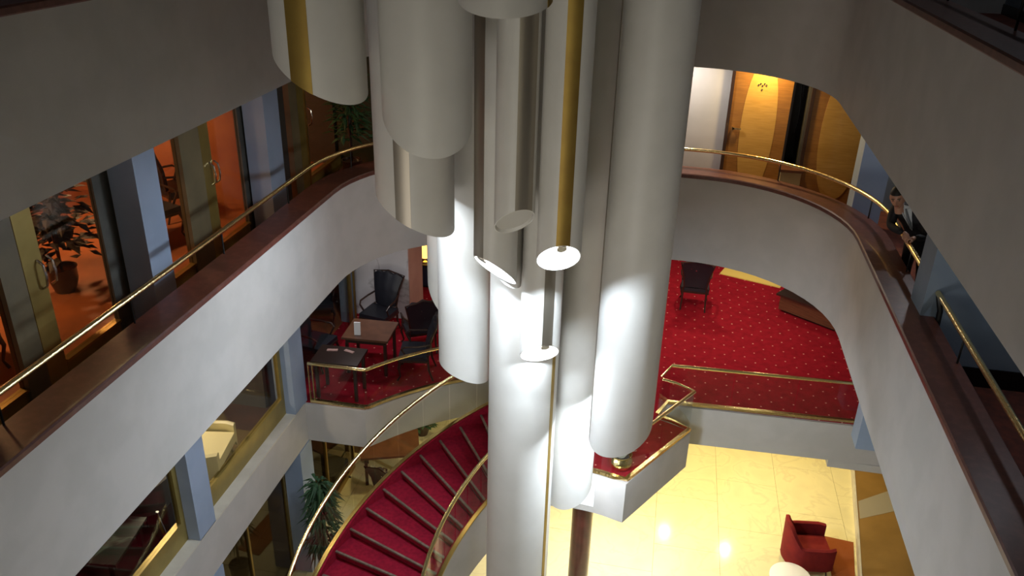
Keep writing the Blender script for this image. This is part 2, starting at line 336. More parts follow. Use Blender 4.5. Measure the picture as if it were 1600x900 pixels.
# ------------------------------------------------------------------ shopfront of the left salon (middle storey)
sf = empty('window_1', (-5.85, 8, 6.56), 0, 'long shopfront of glass doors in gilt frames behind the left gallery', 'shopfront', kind='structure')
def sfbox(name, y0, y1, z0, z1, m, x0=-.04, x1=.04, bevel=.004): return obj(name, B(x0, x1, y0-8, y1-8, z0, z1), m, sf, bevel=bevel)
HF = 2.46
for k in (-1, 0, 1):
    o = 3.07*k+(0 if k else 0)
    y = 5.85+o+3.07
    sfbox('pilaster', y, y+.27+(.18 if k == 0 else 0), 0, HF, 'olive', -.05, .06)
    sfbox('door_stile', y+.30+(.18 if k == 0 else 0), y+.55+(.16 if k == 0 else 0), 0, HF, 'olivegold')
for y0, y1, m in ((7.32, 7.58, 'greypanel'), (7.59, 7.70, 'brass_dull'), (10.42, 10.80, 'greypanel'), (10.81, 10.92, 'brass_dull'), (4.25, 4.5, 'greypanel'), (4.52, 4.64, 'brass_dull'), (11.6, 11.86, 'darkwall'), (12.56, 12.60, 'brass_dull'), (14.0, 14.03, 'brass_dull'), (8.38, 8.44, 'dark')):
    sfbox('curtain' if m in ('greypanel', 'darkwall') else 'mullion', y0, y1, 0, HF, m, -.03, .05 if m == 'brass_dull' else .03)
for y0, y1 in ((3.4, 4.25), (4.64, 5.85), (6.42, 7.32), (7.7, 8.38), (8.44, 8.92), (9.64, 10.42), (10.92, 11.6), (12.60, 14.0)):
    sfbox('pane', y0, y1, .2, HF, 'glassgallery', -.006, .006, 0)
    sfbox('bottom_rail', y0, y1, 0, .16, 'olivegold', -.03, .03)
    sfbox('bottom_trim', y0, y1, .17, .20, 'brass_dull', -.04, .05)
sfbox('threshold', 0, 14.0, -.02, .03, 'brass_dull', .05, .12)
for y in (6.33, 6.46, 9.55, 9.66, 10.97, 12.66):
    obj('door_handle', T([(.045, y-8, 1.05), (.10, y-8, 1.09), (.115, y-8, 1.2), (.10, y-8, 1.31), (.045, y-8, 1.35)], .013, 8), 'chrome', sf, True)
S(obj('wall_salon', B(-10.2, -10, -1, 14, 6.56, 9.02), 'orangewall')); S(obj('wall_salon', B(-10, -5.9, 13.9, 14.05, 6.56, 9.02), 'darkwall'))
S(obj('wall_salon', B(-10, -5.9, 11.5, 11.6, 6.56, 9.02), 'orangewall'))
S(obj('floor', B(-10, -5.9, -1, 13.9, 6.56, 6.575), 'salonfloor'))

def leafplant(name, loc, label, cat, m, stem, n, spread, h0, h1, pot='dark', leaf=(.16, .05), droop=.4, seed=1, potr=.17, poth=.32, group=None):
    rnd = random.Random(seed); t = empty(name, loc, 0, label, cat, group)
    bm = bmesh.new(); lathe(bm, [(potr*.7, 0), (potr, poth*.5), (potr, poth*.9), (potr*1.08, poth), (potr*.95, poth), (potr*.9, poth*.9)], n=20); obj('pot', bm, pot, t, True)
    bm = bmesh.new()
    for k in range(3):
        a = k*2.1; tubepath(bm, [(0, 0, poth*.8), (.03*cos(a), .03*sin(a), (poth+h1)/2), (.07*cos(a), .07*sin(a), h1*.9)], [.016, .012, .006], 6)
    obj('stem', bm, stem, t, True)
    bm = bmesh.new()
    for i in range(n):
        a = rnd.uniform(0, 2*pi); z = rnd.uniform(h0, h1); q = (z-h0)/(h1-h0); r0 = rnd.uniform(0, spread*.75)*(1-.5*q)
        p = Vector((r0*cos(a), r0*sin(a), z)); a2 = a+rnd.uniform(-.7, .7); L = leaf[0]*rnd.uniform(.7, 1.3); W_ = leaf[1]*rnd.uniform(.7, 1.2)
        d = Vector((cos(a2), sin(a2), rnd.uniform(-droop, .5))).normalized(); s = d.cross(Vector((0, 0, 1))).normalized()
        v = [p, p+d*L*.4+s*W_, p+d*L-Vector((0, 0, droop*L*.5)), p+d*L*.4-s*W_]; up = Vector((0, 0, .012))
        vs = [bm.verts.new(x) for x in v]; mid = bm.verts.new(p+d*L*.45+up)
        for j in range(4): bm.faces.new((vs[j], vs[(j+1) % 4], mid))
    f = obj('foliage', bm, m, t); f['kind'] = 'stuff'
    return t
leafplant('potted_tree', (-7.15, 8.15, 6.575), 'dark bushy potted tree seen against the orange light behind the first glass door', 'plant', 'darkleaf', 'dark', 620, .62, .55, 1.95, leaf=(.2, .06), seed=3)
leafplant('potted_tree', (-8.3, 10.9, 6.575), 'dark potted tree inside the salon near its second pair of doors', 'plant', 'darkleaf', 'dark', 300, .35, .6, 1.8, leaf=(.2, .06), seed=5)
leafplant('potted_fern', (-5.35, 13.3, 6.56), 'dark green plant by the far corner of the middle gallery, behind the tubes', 'plant', 'leaf', 'dark', 300, .4, .7, 2.0, leaf=(.24, .04), seed=6)
# wall lamps and a sideboard inside the salon
for i, (x, y, z) in enumerate(((-9.9, 9.9, 8.2), (-9.9, 12.9, 8.1))):
    t = empty('wall_lamp', (x, y, z), 0, ['amber wall lamp glowing behind the second pair of glass doors', 'amber wall lamp glowing in the far end of the salon'][i], 'lamp')
    bm = bmesh.new(); lathe(bm, [(.05, -.12), (.12, .1), (.10, .12)], (.12, 0, 0), 14); obj('lamp_shade', bm, 'amber', t, True); obj('bracket', B(0, .12, -.02, .02, -.03, .0), 'brass', t)

# ------------------------------------------------------------------ storey one: slab of the mezzanine
CX, CY = -.885, 8.185
def P(r, t): return (CX+r*cos(t), CY+r*sin(t))
A0 = R(112.1)
LA, LB = (.864, 11.54), (-.07, 9.963)
def slab_outline(e=0.0):
    # e = inset from every free edge
    pts = [(-10, 0), (-5.46-e, 0), (-5.46-e, 10.86+e), (-4.42-.3*e, 10.87+e)]
    a1 = R(142.0-e*2); pts += [P(4.42+.1*i/10+e, a1+(A0-a1)*i/10) for i in range(1, 11)]
    pts += [P(4.0, A0), P(3.62, A0), P(2.7, A0), P(1.92, A0)]
    a2 = R(65.3)+e*.4; pts += [P(1.94+e, A0+(a2-A0)*i/10) for i in range(1, 10)]
    pts += [P(1.955+e, a2), P(3.79-e, R(62.6)+e*.3)]
    a3 = R(72); a4 = R(62.6)+e*.3; pts += [P(3.79-e, a4+(a3-a4)*i/4) for i in range(1, 5)]
    pts += [(.46, 12.20+e), (3.62+.6, 12.30+e), (7, 12.40+e), (7, 20), (-10, 20)]
    return pts
def polyslab(name, pts, z0, z1, m):
    from mathutils.geometry import tessellate_polygon
    bm = bmesh.new(); a = [bm.verts.new((x, y, z0)) for x, y in pts]; b = [bm.verts.new((x, y, z1)) for x, y in pts]; n = len(pts)
    for t in tessellate_polygon([[Vector((x, y, 0)) for x, y in pts]]):
        bm.faces.new([a[i] for i in t]); bm.faces.new([b[i] for i in t])
    for i in range(n): bm.faces.new((a[i], a[(i+1) % n], b[(i+1) % n], b[i]))
    return obj(name, bm, m)
S(polyslab('ceiling', slab_outline(), 2.66, 3.385, 'plaster'), 'white plaster edge of the mezzanine slab and of the stair landing', 'slab')
S(polyslab('floor', slab_outline(.05), 3.386, 3.402, 'carpet'), 'bright red mezzanine carpet with small pale dots', 'carpet')
S(obj('trim_beam', B(3.22, 4.4, 12.28, 12.6, 2.52, 2.66), 'plaster')); 
S(obj('trim_sill', B(-5.64, -5.46, 0, 10.84, 3.385, 3.41), 'cream', bevel=.004), 'narrow cream ledge in front of the left mezzanine windows', 'ledge')
# glass balustrades
def balustrade(pts, z, label, hgt=.74, start_post=False, end_post=False, step=1.05, shoe=True, cut=None):
    o = Vector((pts[0][0], pts[0][1], z)); t = empty('glass_railing', o, 0, label, 'railing')
    def loc(x, y, zz): return Vector((x, y, zz))-o
    if shoe:
        rings = []
        for i, (x, y) in enumerate(pts):
            a = pts[max(i-1, 0)]; b = pts[min(i+1, len(pts)-1)]; d = Vector((b[0]-a[0], b[1]-a[1])).normalized(); nn = Vector((-d.y, d.x))
            rings.append([loc(x+nn.x*s, y+nn.y*s, z+h) for s, h in ((-.03, 0), (-.03, .05), (.03, .05), (.03, 0))])
        obj('glass_shoe', sweep(bmesh.new(), rings), 'brass', t)
    obj('rail', T([loc(x, y, z+hgt) for x, y in pts], .028, 10), 'brass', t, True)
    # panes between evenly spaced joints
    dist = [0]
    for a, b in zip(pts, pts[1:]): dist.append(dist[-1]+math.dist(a, b))
    def at(s):
        for i in range(len(pts)-1):
            if s <= dist[i+1] or i == len(pts)-2:
                q = (s-dist[i])/(dist[i+1]-dist[i]); return (pts[i][0]+(pts[i+1][0]-pts[i][0])*q, pts[i][1]+(pts[i+1][1]-pts[i][1])*q)
    corners = [0]+[dist[i] for i in range(1, len(pts)-1) if abs((Vector(pts[i])-Vector(pts[i-1])).angle_signed(Vector(pts[i+1])-Vector(pts[i]))) > .35]+[dist[-1]]
    for s0, s1 in zip(corners, corners[1:]):
        n = max(1, round((s1-s0)/step))
        for k in range(n):
            a = s0+(s1-s0)*k/n+.008; b = s0+(s1-s0)*(k+1)/n-.008; m = 4; q = [at(a+(b-a)*j/m) for j in range(m+1)]
            rings = []
            for j, (x, y) in enumerate(q):
                u = q[max(j-1, 0)]; v = q[min(j+1, m)]; d = Vector((v[0]-u[0], v[1]-u[1])).normalized(); nn = Vector((-d.y, d.x))*.005
                rings.append([loc(x+s*nn.x, y+s*nn.y, z+h) for s, h in ((-1, .05), (-1, hgt-.03), (1, hgt-.03), (1, .05))])
            obj('glass_pane', sweep(bmesh.new(), rings), 'glass', t)
    for flag, p in ((start_post, pts[0]), (end_post, pts[-1])):
        if flag:
            for dx in (0, .07): obj('end_post', T([loc(p[0]+dx, p[1], z), loc(p[0]+dx, p[1], z+hgt)], .014, 8), 'brass', t, True)
    return t
a1 = R(141.6)
balustrade([(-5.38, 10.93), (-4.44, 10.94)]+[P(4.47+.07*i/12, a1+(A0-a1)*i/12) for i in range(0, 13)], 3.40, 'brass topped glass railing of the left mezzanine corner in front of the dark tables', start_post=True)
balustrade([(.30, 11.83), (.47, 12.25), (2.0, 12.31), (3.55, 12.37)], 3.40, 'long brass topped glass railing before the wide red carpet on the right')
balustrade([(.33, 11.77), (.55, 11.70), (.83, 11.52), (-.07, 10.03)]+[P(1.97, R(66+(112-66)*i/8)) for i in range(1, 9)], 3.40, 'brass topped glass railing round the pointed stair landing')
S(obj('trim_edge', usweep((-4.3, -4.2, 10.9, .02, 10.89), [(0, 0), (.0, .001), (.001, .001)]), 'cream')) if False else None

# ------------------------------------------------------------------ staircase
Z0 = H-7.99; DT = .1007; T0_ = 2.057; RO, RI = 3.60, 1.87
st = empty('staircase', (CX, CY, 0), 0, 'curved red carpeted staircase with brass rails sweeping down to the lobby', 'staircase')
def PL(r, t, z): return Vector((r*cos(t), r*sin(t), z))
NS = 20
for i in range(-0, NS):
    t1 = T0_+DT*i; t0 = t1-DT*1.06; z = Z0-.165*i
    rings = []
    for k in range(6):
        r = RI+(RO-RI)*k/5
        rings.append([PL(r, t0, z-.19), PL(r, t0, z), PL(r, t1, z), PL(r, t1-.012*3/r, z-.19)])
    s = obj('step', sweep(bmesh.new(), rings), 'staircarpet', st)
    rings = []
    for k in range(6):
        r = RI+(RO-RI)*k/5; e = .010/r
        rings.append([PL(r, t1-e, z), PL(r, t1-e, z+.006), PL(r, t1+.024/r, z+.006), PL(r, t1+.024/r, z-.020), PL(r, t1, z-.020)])
    obj('nosing', sweep(bmesh.new(), rings), 'nosing', s)
def hz(t): return Z0-.165*(t-T0_)/DT
ts = [A0-.01+(T0_+DT*(NS-.5)-A0)*k/48 for k in range(49)]
def helix(prof, name, m): return obj(name, sweep(bmesh.new(), [[PL(r, t, max(hz(t)+h, .004*j)) for j, (r, h) in enumerate(prof)] for t in ts]), m, st, True)
helix([(RO+.01, -.62), (RO+.01, .09), (RO+.09, .09), (RO+.09, -.62)], 'stringer', 'plaster')
helix([(RI-.09, -.86), (RI-.09, .09), (RI-.01, .09), (RI-.01, -.86)], 'stringer', 'plaster')
helix([(RI-.01, -.86), (RI-.01, -.36), (RO+.01, -.36), (RO+.01, -.62)], 'soffit', 'plaster')
helix([(RO+.03, .09), (RO+.03, .115), (RO+.095, .115), (RO+.095, .09)], 'stringer_trim', 'brass_dull')
helix([(RO-.004, -.30), (RO-.004, .095), (RO+.03, .095), (RO+.03, -.30)], 'stringer_lining', 'staircarpet')
helix([(RI-.095, .09), (RI-.095, .115), (RI-.03, .115), (RI-.03, .09)], 'stringer_trim', 'brass_dull')
helix([(RI-.03, -.30), (RI-.03, .095), (RI+.004, .095), (RI+.004, -.30)], 'stringer_lining', 'staircarpet')
for r, sgn in ((RO+.05, 1), (RI-.05, -1)):
    rl = obj('handrail', T([PL(r+(.03 if sgn > 0 else 0), t, hz(t)+1.0-(0 if sgn > 0 else .06)) for t in ts], .031, 10), 'brass', st, True)
    n = 16
    for k in range(n):
        a = ts[0]+(ts[-1]-ts[0])*k/n+.01/r; b = ts[0]+(ts[-1]-ts[0])*(k+1)/n-.01/r; rings = []
        for j in range(5):
            t = a+(b-a)*j/4; rings.append([PL(r-.005, t, hz(t)+.11), PL(r-.005, t, hz(t)+.95), PL(r+.005, t, hz(t)+.95), PL(r+.005, t, hz(t)+.11)])
        obj('glass_pane', sweep(bmesh.new(), rings), 'glass', st)

# ------------------------------------------------------------------ lobby floor: marble tiles as pieces
fl = S(obj('floor', B(-10, 7, -3, 18.5, -.2, -.012), mat('grout', (.33, .26, .13), .8)), 'polished cream marble lobby floor laid in large tiles', 'floor')
tw = 1.222
tile = None
rows = []
for ix in range(-7, 5):
    for iy in range(5, 15):
        x0 = .55+tw*ix; y0 = 2.1+1.5*iy-3.0+(.75 if ix % 2 else 0)
        if y0+1.5 < 9.5 or y0 > 18 or x0+tw < -8.2: continue
        rows.append((x0, y0))
tm = None
for x0, y0 in rows:
    if tm is None:
        o = obj('marble_tile', B(.003, tw-.003, .003, 1.497, -.012, 0), 'marble', fl, bevel=.0015, seg=1); tm = o.data
    else: o = bpy.data.objects.new('marble_tile', tm); C.objects.link(o); o.parent = fl
    o.location = (x0, y0, random.uniform(-.0006, .0006))
# right hand platform with a pale stripe
pf = [(4.86, 17.5), (4.40, 13.6), (4.10, 11.2), (4.0, 9.5), (7, 9.5), (7, 17.5)]
pl = S(polyslab('floor', pf, 0, .16, 'tan'), 'raised tan wooden side floor with a pale grey stripe at the lobby right', 'platform')
obj('stripe', prism(bmesh.new(), [(4.50, 14.0), (4.56, 14.55), (6.6, 16.0), (6.9, 15.3)], .16, .164), 'greystone', pl)
obj('step_edge', prism(bmesh.new(), [(4.84, 17.5), (4.38, 13.6), (4.08, 11.2), (3.98, 9.5), (4.02, 9.5), (4.12, 11.2), (4.42, 13.6), (4.88, 17.5)], .0, .175), 'cream', pl)
# lower walls
S(obj('wall_far', B(-10, 7, 18.5, 18.7, 0, 2.66), 'brownwood')); S(obj('wall_right', B(7, 7.2, -3, 20, 0, 6), 'plaster'))
S(obj('wall_far', B(-10, 7, 20, 20.2, 2.66, 5.86), 'darkwall')); S(obj('wall_left', B(-10.2, -10, -3, 20, -.0, 5.86), 'darkwall'))
S(obj('wall_salon', B(-10, -5.82, 14.0, 14.1, 0, 2.66), 'brownwood'))
# left lobby glazing
g = empty('window_2', (-5.82, 7, 0), 0, 'dark glass shopfront under the left ledge at lobby level', 'shopfront', kind='structure')
for y0 in (2.0, 4.95, 7.95, 10.98):
    obj('pane', B(-.006, .006, y0-7, y0-7+2.5, .12, 2.5), 'glassdark', g); obj('bottom_rail', B(-.03, .03, y0-7, y0-7+2.5, 0, .12), 'brass_dull', g)
    obj('mullion', B(-.03, .03, y0-7+1.2, y0-7+1.25, .12, 2.5), 'brass_dull', g); obj('mullion', B(-.03, .03, y0-7+2.5, y0-7+2.55, .0, 2.5), 'brass_dull', g)

# ------------------------------------------------------------------ mezzanine left windows
g = empty('window_3', (-5.66, 5, 3.41), 0, 'mezzanine window with broad gilt bottom frame behind the cream ledge', 'window', kind='structure')
for y0, y1 in ((1.85, 4.48), (4.92, 7.53), (7.93, 10.5)):
    obj('bottom_frame', B(-.05, .03, y0-5, y1-5, 0, .33), 'olivegold', g, bevel=.006)
    obj('pane', B(-.012, 0, y0-5+.05, y1-5-.05, .33, 2.4), 'glassgallery', g)
    obj('mullion', B(-.04, .03, y1-5-.09, y1-5-.0, .33, 2.4), 'olivegold', g); obj('mullion', B(-.04, .02, y0-5, y0-5+.04, .33, 2.4), 'brass_dull', g)
S(obj('floor', B(-10, -5.75, 0, 12.9, 3.403, 3.42), mat('dark_room_floor', (.10, .045, .03), .4, noise=((.05, .03, .025), 2, .3, .7))))
S(obj('wall_partition', B(-9.5, -6.0, 10.55, 10.65, 3.4, 5.86), 'greypanel'))

def armchair(loc, rz, label, m, legm='dark', w=.72, d=.72, sh=.42, bh=.82, group=None, wing=False):
    t = empty('armchair', loc, rz, label, 'armchair', group)
    obj('seat', B(-w/2+.08, w/2-.08, -d/2, d/2-.10, sh-.16, sh), m, t, True, .035, 3)
    # curved shell: back and arms in one upholstered band, lower towards the front
    rings = []; n = 22
    for i in range(n+1):
        u = -1+2*i/n; a = u*R(128); q = abs(u)
        x = w/2*min(1, max(-1, sin(a)*1.12)); y = (d/2)*cos(a) if abs(a) < pi/2 else -(d/2)*(abs(a)-pi/2)/(R(128)-pi/2)*1.0
        h = bh-(bh-.60)*min(1, max(0, (q-.18)/.32))**1.0
        if wing: h = bh-(bh-.66)*min(1, max(0, (q-.16)/.30))
        nx, ny = (x, y) if abs(a) < pi/2 else (x, 0); L = math.hypot(nx, ny); nx, ny = nx/L, ny/L
        rk = .05*(h-.4)
        rings.append([(x+nx*-.045, y+ny*-.045, sh-.14), (x+nx*(rk-.05), y+ny*(rk-.05), h-.02), (x+nx*(rk-.02), y+ny*(rk-.02), h), (x+nx*(rk+.03), y+ny*(rk+.03), h-.02), (x+nx*.035, y+ny*.035, .17)])
    obj('backrest', sweep(bmesh.new(), rings), m, t, True)
    for sx in (-1, 1):
        for sy in (-1, 1): obj('leg', T([(sx*(w/2-.1), sy*(d/2-.1), .2), (sx*(w/2-.06), sy*(d/2-.06), 0)], [.024, .014], 8), legm, t, True)
    return t
armchair((-6.18, 8.85, 3.42), R(100), 'cream leather armchair behind the mezzanine window, between the blue columns', 'creamleather', w=.82, d=.85, sh=.46, bh=.8)
armchair((3.30, 12.70, 0), R(98), 'red wing armchair on the marble lobby floor beside the rust rug', 'redvelvet', w=.74, d=.80, bh=1.0, wing=True)
t = empty('low_table', (-6.45, 6.9, 3.42), R(8), 'low dark green stone table inside the nearer mezzanine window', 'table')
obj('table_top', B(-.55, .45, -.42, .42, .36, .40), 'greenstone', t, bevel=.01)
for sx in (-.45, .35):
    for sy in (-.34, .34): obj('leg', B(sx-.03, sx+.03, sy-.03, sy+.03, 0, .36), 'dark', t)
armchair((-6.5, 7.95, 3.42), R(170), 'grey armchair beside the low green table behind the mezzanine window', 'greyseat', 'black')
t = obj('floor_vase', lathe(bmesh.new(), [(.05, 0), (.08, .1), (.03, .3), (.012, .42), (.02, .45)], n=14), 'chrome', None, True, loc=(-5.95, 7.45, 3.42)); tag(t, 'slim shiny vase just inside the gilt framed mezzanine window', 'vase')

# ------------------------------------------------------------------ mezzanine: marble wall, lounge corner
S(obj('wall_marble', B(-5.82, -4.66, 14.1, 14.98, 3.4, 5.86), 'whitemarble'), 'white marble clad wall block behind the ornate black armchair', 'wall')
S(obj('wall_marble', B(-4.66, -4.645, 14.11, 14.98, 3.4, 5.86), 'pinkwall'), 'pink plastered side of the marble wall block', 'wall')
S(obj('wall_far', B(-4.6, -3.2, 19.0, 19.1, 3.4, 5.86), 'navy'))
t = empty('low_cabinet', (-4.62, 15.75, 3.402), 0, 'navy blue low cabinet in the passage right of the pink wall', 'cabinet')
obj('cabinet_body', B(-.36, .36, -.2, .2, .06, .52), 'navy', t, bevel=.01); obj('cabinet_top', B(-.38, .38, -.22, .22, .52, .55), 'dark', t, bevel=.004); obj('plinth', B(-.3, .3, -.15, .15, 0, .06), 'black', t)
t = empty('table_lamp', (-4.80, 15.7, 3.952), 0, 'glowing amber table lamp on the navy cabinet, left of the tubes', 'lamp')
bm = bmesh.new(); lathe(bm, [(.11, .12), (.13, .2), (.12, .34), (.07, .40)], n=20); obj('lamp_shade', bm, 'amber', t, True); bm = bmesh.new(); lathe(bm, [(.07, 0), (.07, .02), (.015, .04), (.015, .14)], n=14); obj('lamp_base', bm, 'brass', t, True)
S(obj('wall_corridor', B(-6.2, -5.1, 17.3, 17.4, 3.4, 5.86), 'darkwall'))
g = empty('window_4', (-5.6, 13.4, 3.4), 0, 'gilt edged glass partition left of the white marble wall', 'window', kind='structure')
obj('mullion', B(-.03, .03, -.03, .03, 0, 2.4), 'brass_dull', g); obj('mullion', B(.08, .11, -.02, .02, 0, 2.4), 'brass_dull', g)
obj('pane', B(-.006, .006, -2.4, -.05, .1, 2.4), 'glass', g); obj('panel', B(-.34, -.05, .3, .36, 0, 2.4), 'teal', g)
S(obj('wall_lounge', B(-10, -5.85, 15.4, 15.5, 3.4, 5.86), 'darkgreen'))
t = empty('painting', (-7.1, 15.3, 3.95), 0, 'ochre painting on the dark wall left of the marble block', 'painting')
obj('canvas', B(-.55, .45, .03, .06, .0, .9), 'canvas', t); obj('picture_frame', B(-.6, .5, .05, .09, -.05, .95), 'brass_dull', t)
S(obj('floor', B(-9.8, -5.9, 11.0, 15.4, 3.403, 3.412), 'salonfloor'))

def ornate(loc, rz, label, group=None):
    t = empty('dining_armchair', loc, rz, label, 'chair', group)
    w = .56
    obj('seat', B(-w/2, w/2, -.26, .24, .40, .48), 'darkleather', t, True, .03, 3)
    # shield shaped back with scrolled top, tufted
    nx, nz = 12, 10; bm = bmesh.new(); fr = []; bk = []
    for j in range(nz+1):
        v = j/nz; hw = .21+.10*v**1.4; rowf, rowb = [], []
        for i in range(nx+1):
            u = -1+2*i/nx; top = .06*(1-u*u)+(.02*cos(3*pi*u)); z = .50+(.58+top*v)*v
            tuft = .012*abs(sin(u*pi*1.5+j*.8))*abs(sin(v*pi*2.5))
            y = .25+.16*v*v-.05*(1-u*u)
            rowf.append(bm.verts.new((hw*u, y-.02-tuft, z))); rowb.append(bm.verts.new((hw*u, y+.03, z)))
        fr.append(rowf); bk.append(rowb)
    for j in range(nz):
        for i in range(nx):
            bm.faces.new((fr[j][i], fr[j][i+1], fr[j+1][i+1], fr[j+1][i])); bm.faces.new((bk[j][i], bk[j+1][i], bk[j+1][i+1], bk[j][i+1]))
    for i in range(nx): bm.faces.new((fr[0][i+1], fr[0][i], bk[0][i], bk[0][i+1])); bm.faces.new((fr[nz][i], fr[nz][i+1], bk[nz][i+1], bk[nz][i]))
    for j in range(nz): bm.faces.new((fr[j][0], fr[j+1][0], bk[j+1][0], bk[j][0])); bm.faces.new((fr[j+1][nx], fr[j][nx], bk[j][nx], bk[j+1][nx]))
    b = obj('backrest', bm, 'darkleather', t, True)
    bm = bmesh.new()
    for (u, v) in ((-.10, .85), (.02, .9), (-.16, .95), (-.05, .74), (.10, .78), (-.12, .66), (.0, .62), (.12, .95)): lathe(bm, [(.012, -.004), (.014, 0), (.006, .008)], (0, 0, 0), 8, Matrix.Translation((u, .225+.16*((v-.5)/.58)**2, v)) @ Matrix.Rotation(pi/2, 4, 'X'))
    obj('buttons', bm, 'chrome', b)
    obj('back_frame', T([(-.22, .27, .5), (-.26, .31, .8), (-.33, .42, 1.10), (-.18, .415, 1.12), (0, .40, 1.16), (.18, .415, 1.12), (.33, .42, 1.10), (.26, .31, .8), (.22, .27, .5)], .017, 8), 'dark', t, True)
    for s in (-1, 1):
        obj('armrest', T([(s*.25, .29, .72), (s*.30, .10, .70), (s*.31, -.14, .69), (s*.29, -.20, .64), (s*.27, -.12, .48)], .018, 8), 'dark', t, True)
        obj('leg', T([(s*.25, -.22, .42), (s*.29, -.26, .26), (s*.25, -.24, .08), (s*.28, -.29, 0)], [.03, .024, .015, .02], 8), 'dark', t, True)
        obj('leg', T([(s*.24, .24, .50), (s*.24, .26, .2), (s*.25, .33, 0)], [.022, .02, .016], 8), 'dark', t, True)
    obj('seat_rail', B(-w/2-.005, w/2+.005, -.27, .25, .37, .41), 'dark', t, bevel=.008)
    return t
c0 = ornate((-5.05, 13.45, 3.402), R(-12), 'ornate black tufted armchair directly before the white marble wall')
def cc(loc, rz, label):
    c = copytree(c0); c.location = loc; c.rotation_euler = (0, 0, rz); c['label'] = label; return c
cc((-6.35, 13.6, 3.412), R(25), 'black armchair with pale buttons left of the gilt partition, below the painting')
cc((-3.95, 12.2, 3.402), R(-80), 'black armchair at the right of the brown table, partly behind the white tube')
cc((-4.15, 13.1, 3.402), R(-150), 'black armchair behind the brown table, close to the pink wall')
cc((.88, 16.15, 3.402), R(178), 'black armchair alone on the red carpet at the far right of the tubes')
cc((-5.75, 12.1, 3.412), R(80), 'black armchair left of the dark table, against the glass partition')
def table(loc, rz, w, d, m, label):
    t = empty('lounge_table', loc, rz, label, 'table')
    obj('table_top', B(-w/2, w/2, -d/2, d/2, .70, .74), m, t, bevel=.008)
    obj('apron', B(-w/2+.05, w/2-.05, -d/2+.05, d/2-.05, .62, .70), 'dark', t)
    for sx in (-1, 1):
        for sy in (-1, 1): obj('leg', B(sx*(w/2-.07)-.025, sx*(w/2-.07)+.025, sy*(d/2-.07)-.025, sy*(d/2-.07)+.025, 0, .62), 'dark', t)
    return t
table((-4.78, 12.25, 3.402), R(3), .82, .72, 'brownwood', 'brown wooden table with a white card before the ornate armchair')
table((-4.98, 11.30, 3.402), R(2), .80, .56, 'dark', 'nearly black wooden table just behind the left glass railing')
t = obj('menu_card', B(-.055, .055, -.012, .012, 0, .24), 'white', None, loc=(-4.93, 12.02, 4.142)); t.rotation_euler = (R(-4), 0, R(8)); tag(t, 'white folded menu card standing on the brown table', 'card')
for k, (x, y) in enumerate(((-5.15, 11.42), (-4.86, 11.44))):
    t = obj('napkin', B(-.09, .09, -.03, .03, 0, .012), 'pinkwall', None, bevel=.004, loc=(x, y, 4.142)); t.rotation_euler = (0, 0, .2-k*.5)
    tag(t, ['folded pinkish napkin on the left part of the nearly black table', 'folded pinkish napkin on the right part of the nearly black table'][k], 'napkin')
cc((-7.0, 9.9, 6.575), R(70), 'dark armchair in the orange salon behind the pane right of the middle blue column')
cc((-7.2, 11.0-.15, 6.575), R(150), 'dark armchair in the orange salon near the second pair of door handles')
cc((-6.9, 6.3, 6.575), R(60), 'dark armchair in the orange salon left of the bushy potted tree')
# right part of the mezzanine
t = obj('door_mat', B(-.68, .68, -.24, .24, 0, .02), 'yellow', None, bevel=.006, loc=(2.2, 17.86, 3.402)); t.rotation_euler = (0, 0, R(-19)); tag(t, 'bright yellow mat lying on the red mezzanine carpet', 'mat')
t = empty('side_counter', (3.45, 16.5, 3.402), R(-35), 'low dark wooden counter at the right edge of the red carpet', 'counter')
obj('counter_top', B(-.62, .75, -.72, .72, .36, .40), 'dark', t, bevel=.01); obj('cabinet_body', B(-.55, .70, -.66, .66, .05, .36), 'brownwood', t); obj('plinth', B(-.5, .65, -.6, .6, 0, .05), 'black', t)

# ------------------------------------------------------------------ landing details
t = empty('planter', (-.19, 10.31, 3.405), 0, 'polished brass bowl with pale dried grasses on the landing corner', 'plant')
bm = bmesh.new(); lathe(bm, [(.09, 0), (.15, .05), (.185, .12), (.18, .19), (.155, .24), (.17, .265), (.15, .26), (.14, .20)], n=28); obj('bowl', bm, 'brass', t, True)
bm = bmesh.new(); lathe(bm, [(.13, .19), (.13, .21)], n=20); obj('soil', bm, 'soil', t)
bm = bmesh.new(); rr = random.Random(4)
for i in range(150):
    a = rr.uniform(0, 2*pi); e = rr.uniform(.1, .26); h = rr.uniform(.22, .42)
    tubepath(bm, [(.05*cos(a), .05*sin(a), .2), (.5*e*cos(a), .5*e*sin(a), .2+h*.6), (e*cos(a), e*sin(a), .2+h)], [.003, .006, .002], 4)
o = obj('dried_grass', bm, 'feather', t); o['kind'] = 'stuff'
t = empty('wall_sign', (*P(1.935, R(83)), 2.78), R(83+90), 'small white sign with a grey mark on the landing edge above the red column', 'sign')
obj('plate', B(-.13, .13, .0, .012, 0, .48), 'white', t, bevel=.003)
bm = bmesh.new(); tubepath(bm, [(.03+.028*cos(a), .014, .30+.035*sin(a)) for a in [2*pi*i/16 for i in range(17)]], .006, 6); obj('mark', bm, 'black', t)
t = empty('support_column', (-.70, 10.45, 0), 0, 'round burgundy column carrying the stair landing', 'column', kind='structure')
bm = bmesh.new(); lathe(bm, [(.165, 0), (.165, 2.66)], n=32); obj('shaft', bm, 'burgundy', t, True); bm = bmesh.new(); lathe(bm, [(.20, 0), (.20, .1), (.17, .13)], n=32); obj('base', bm, 'brass_dull', t, True)

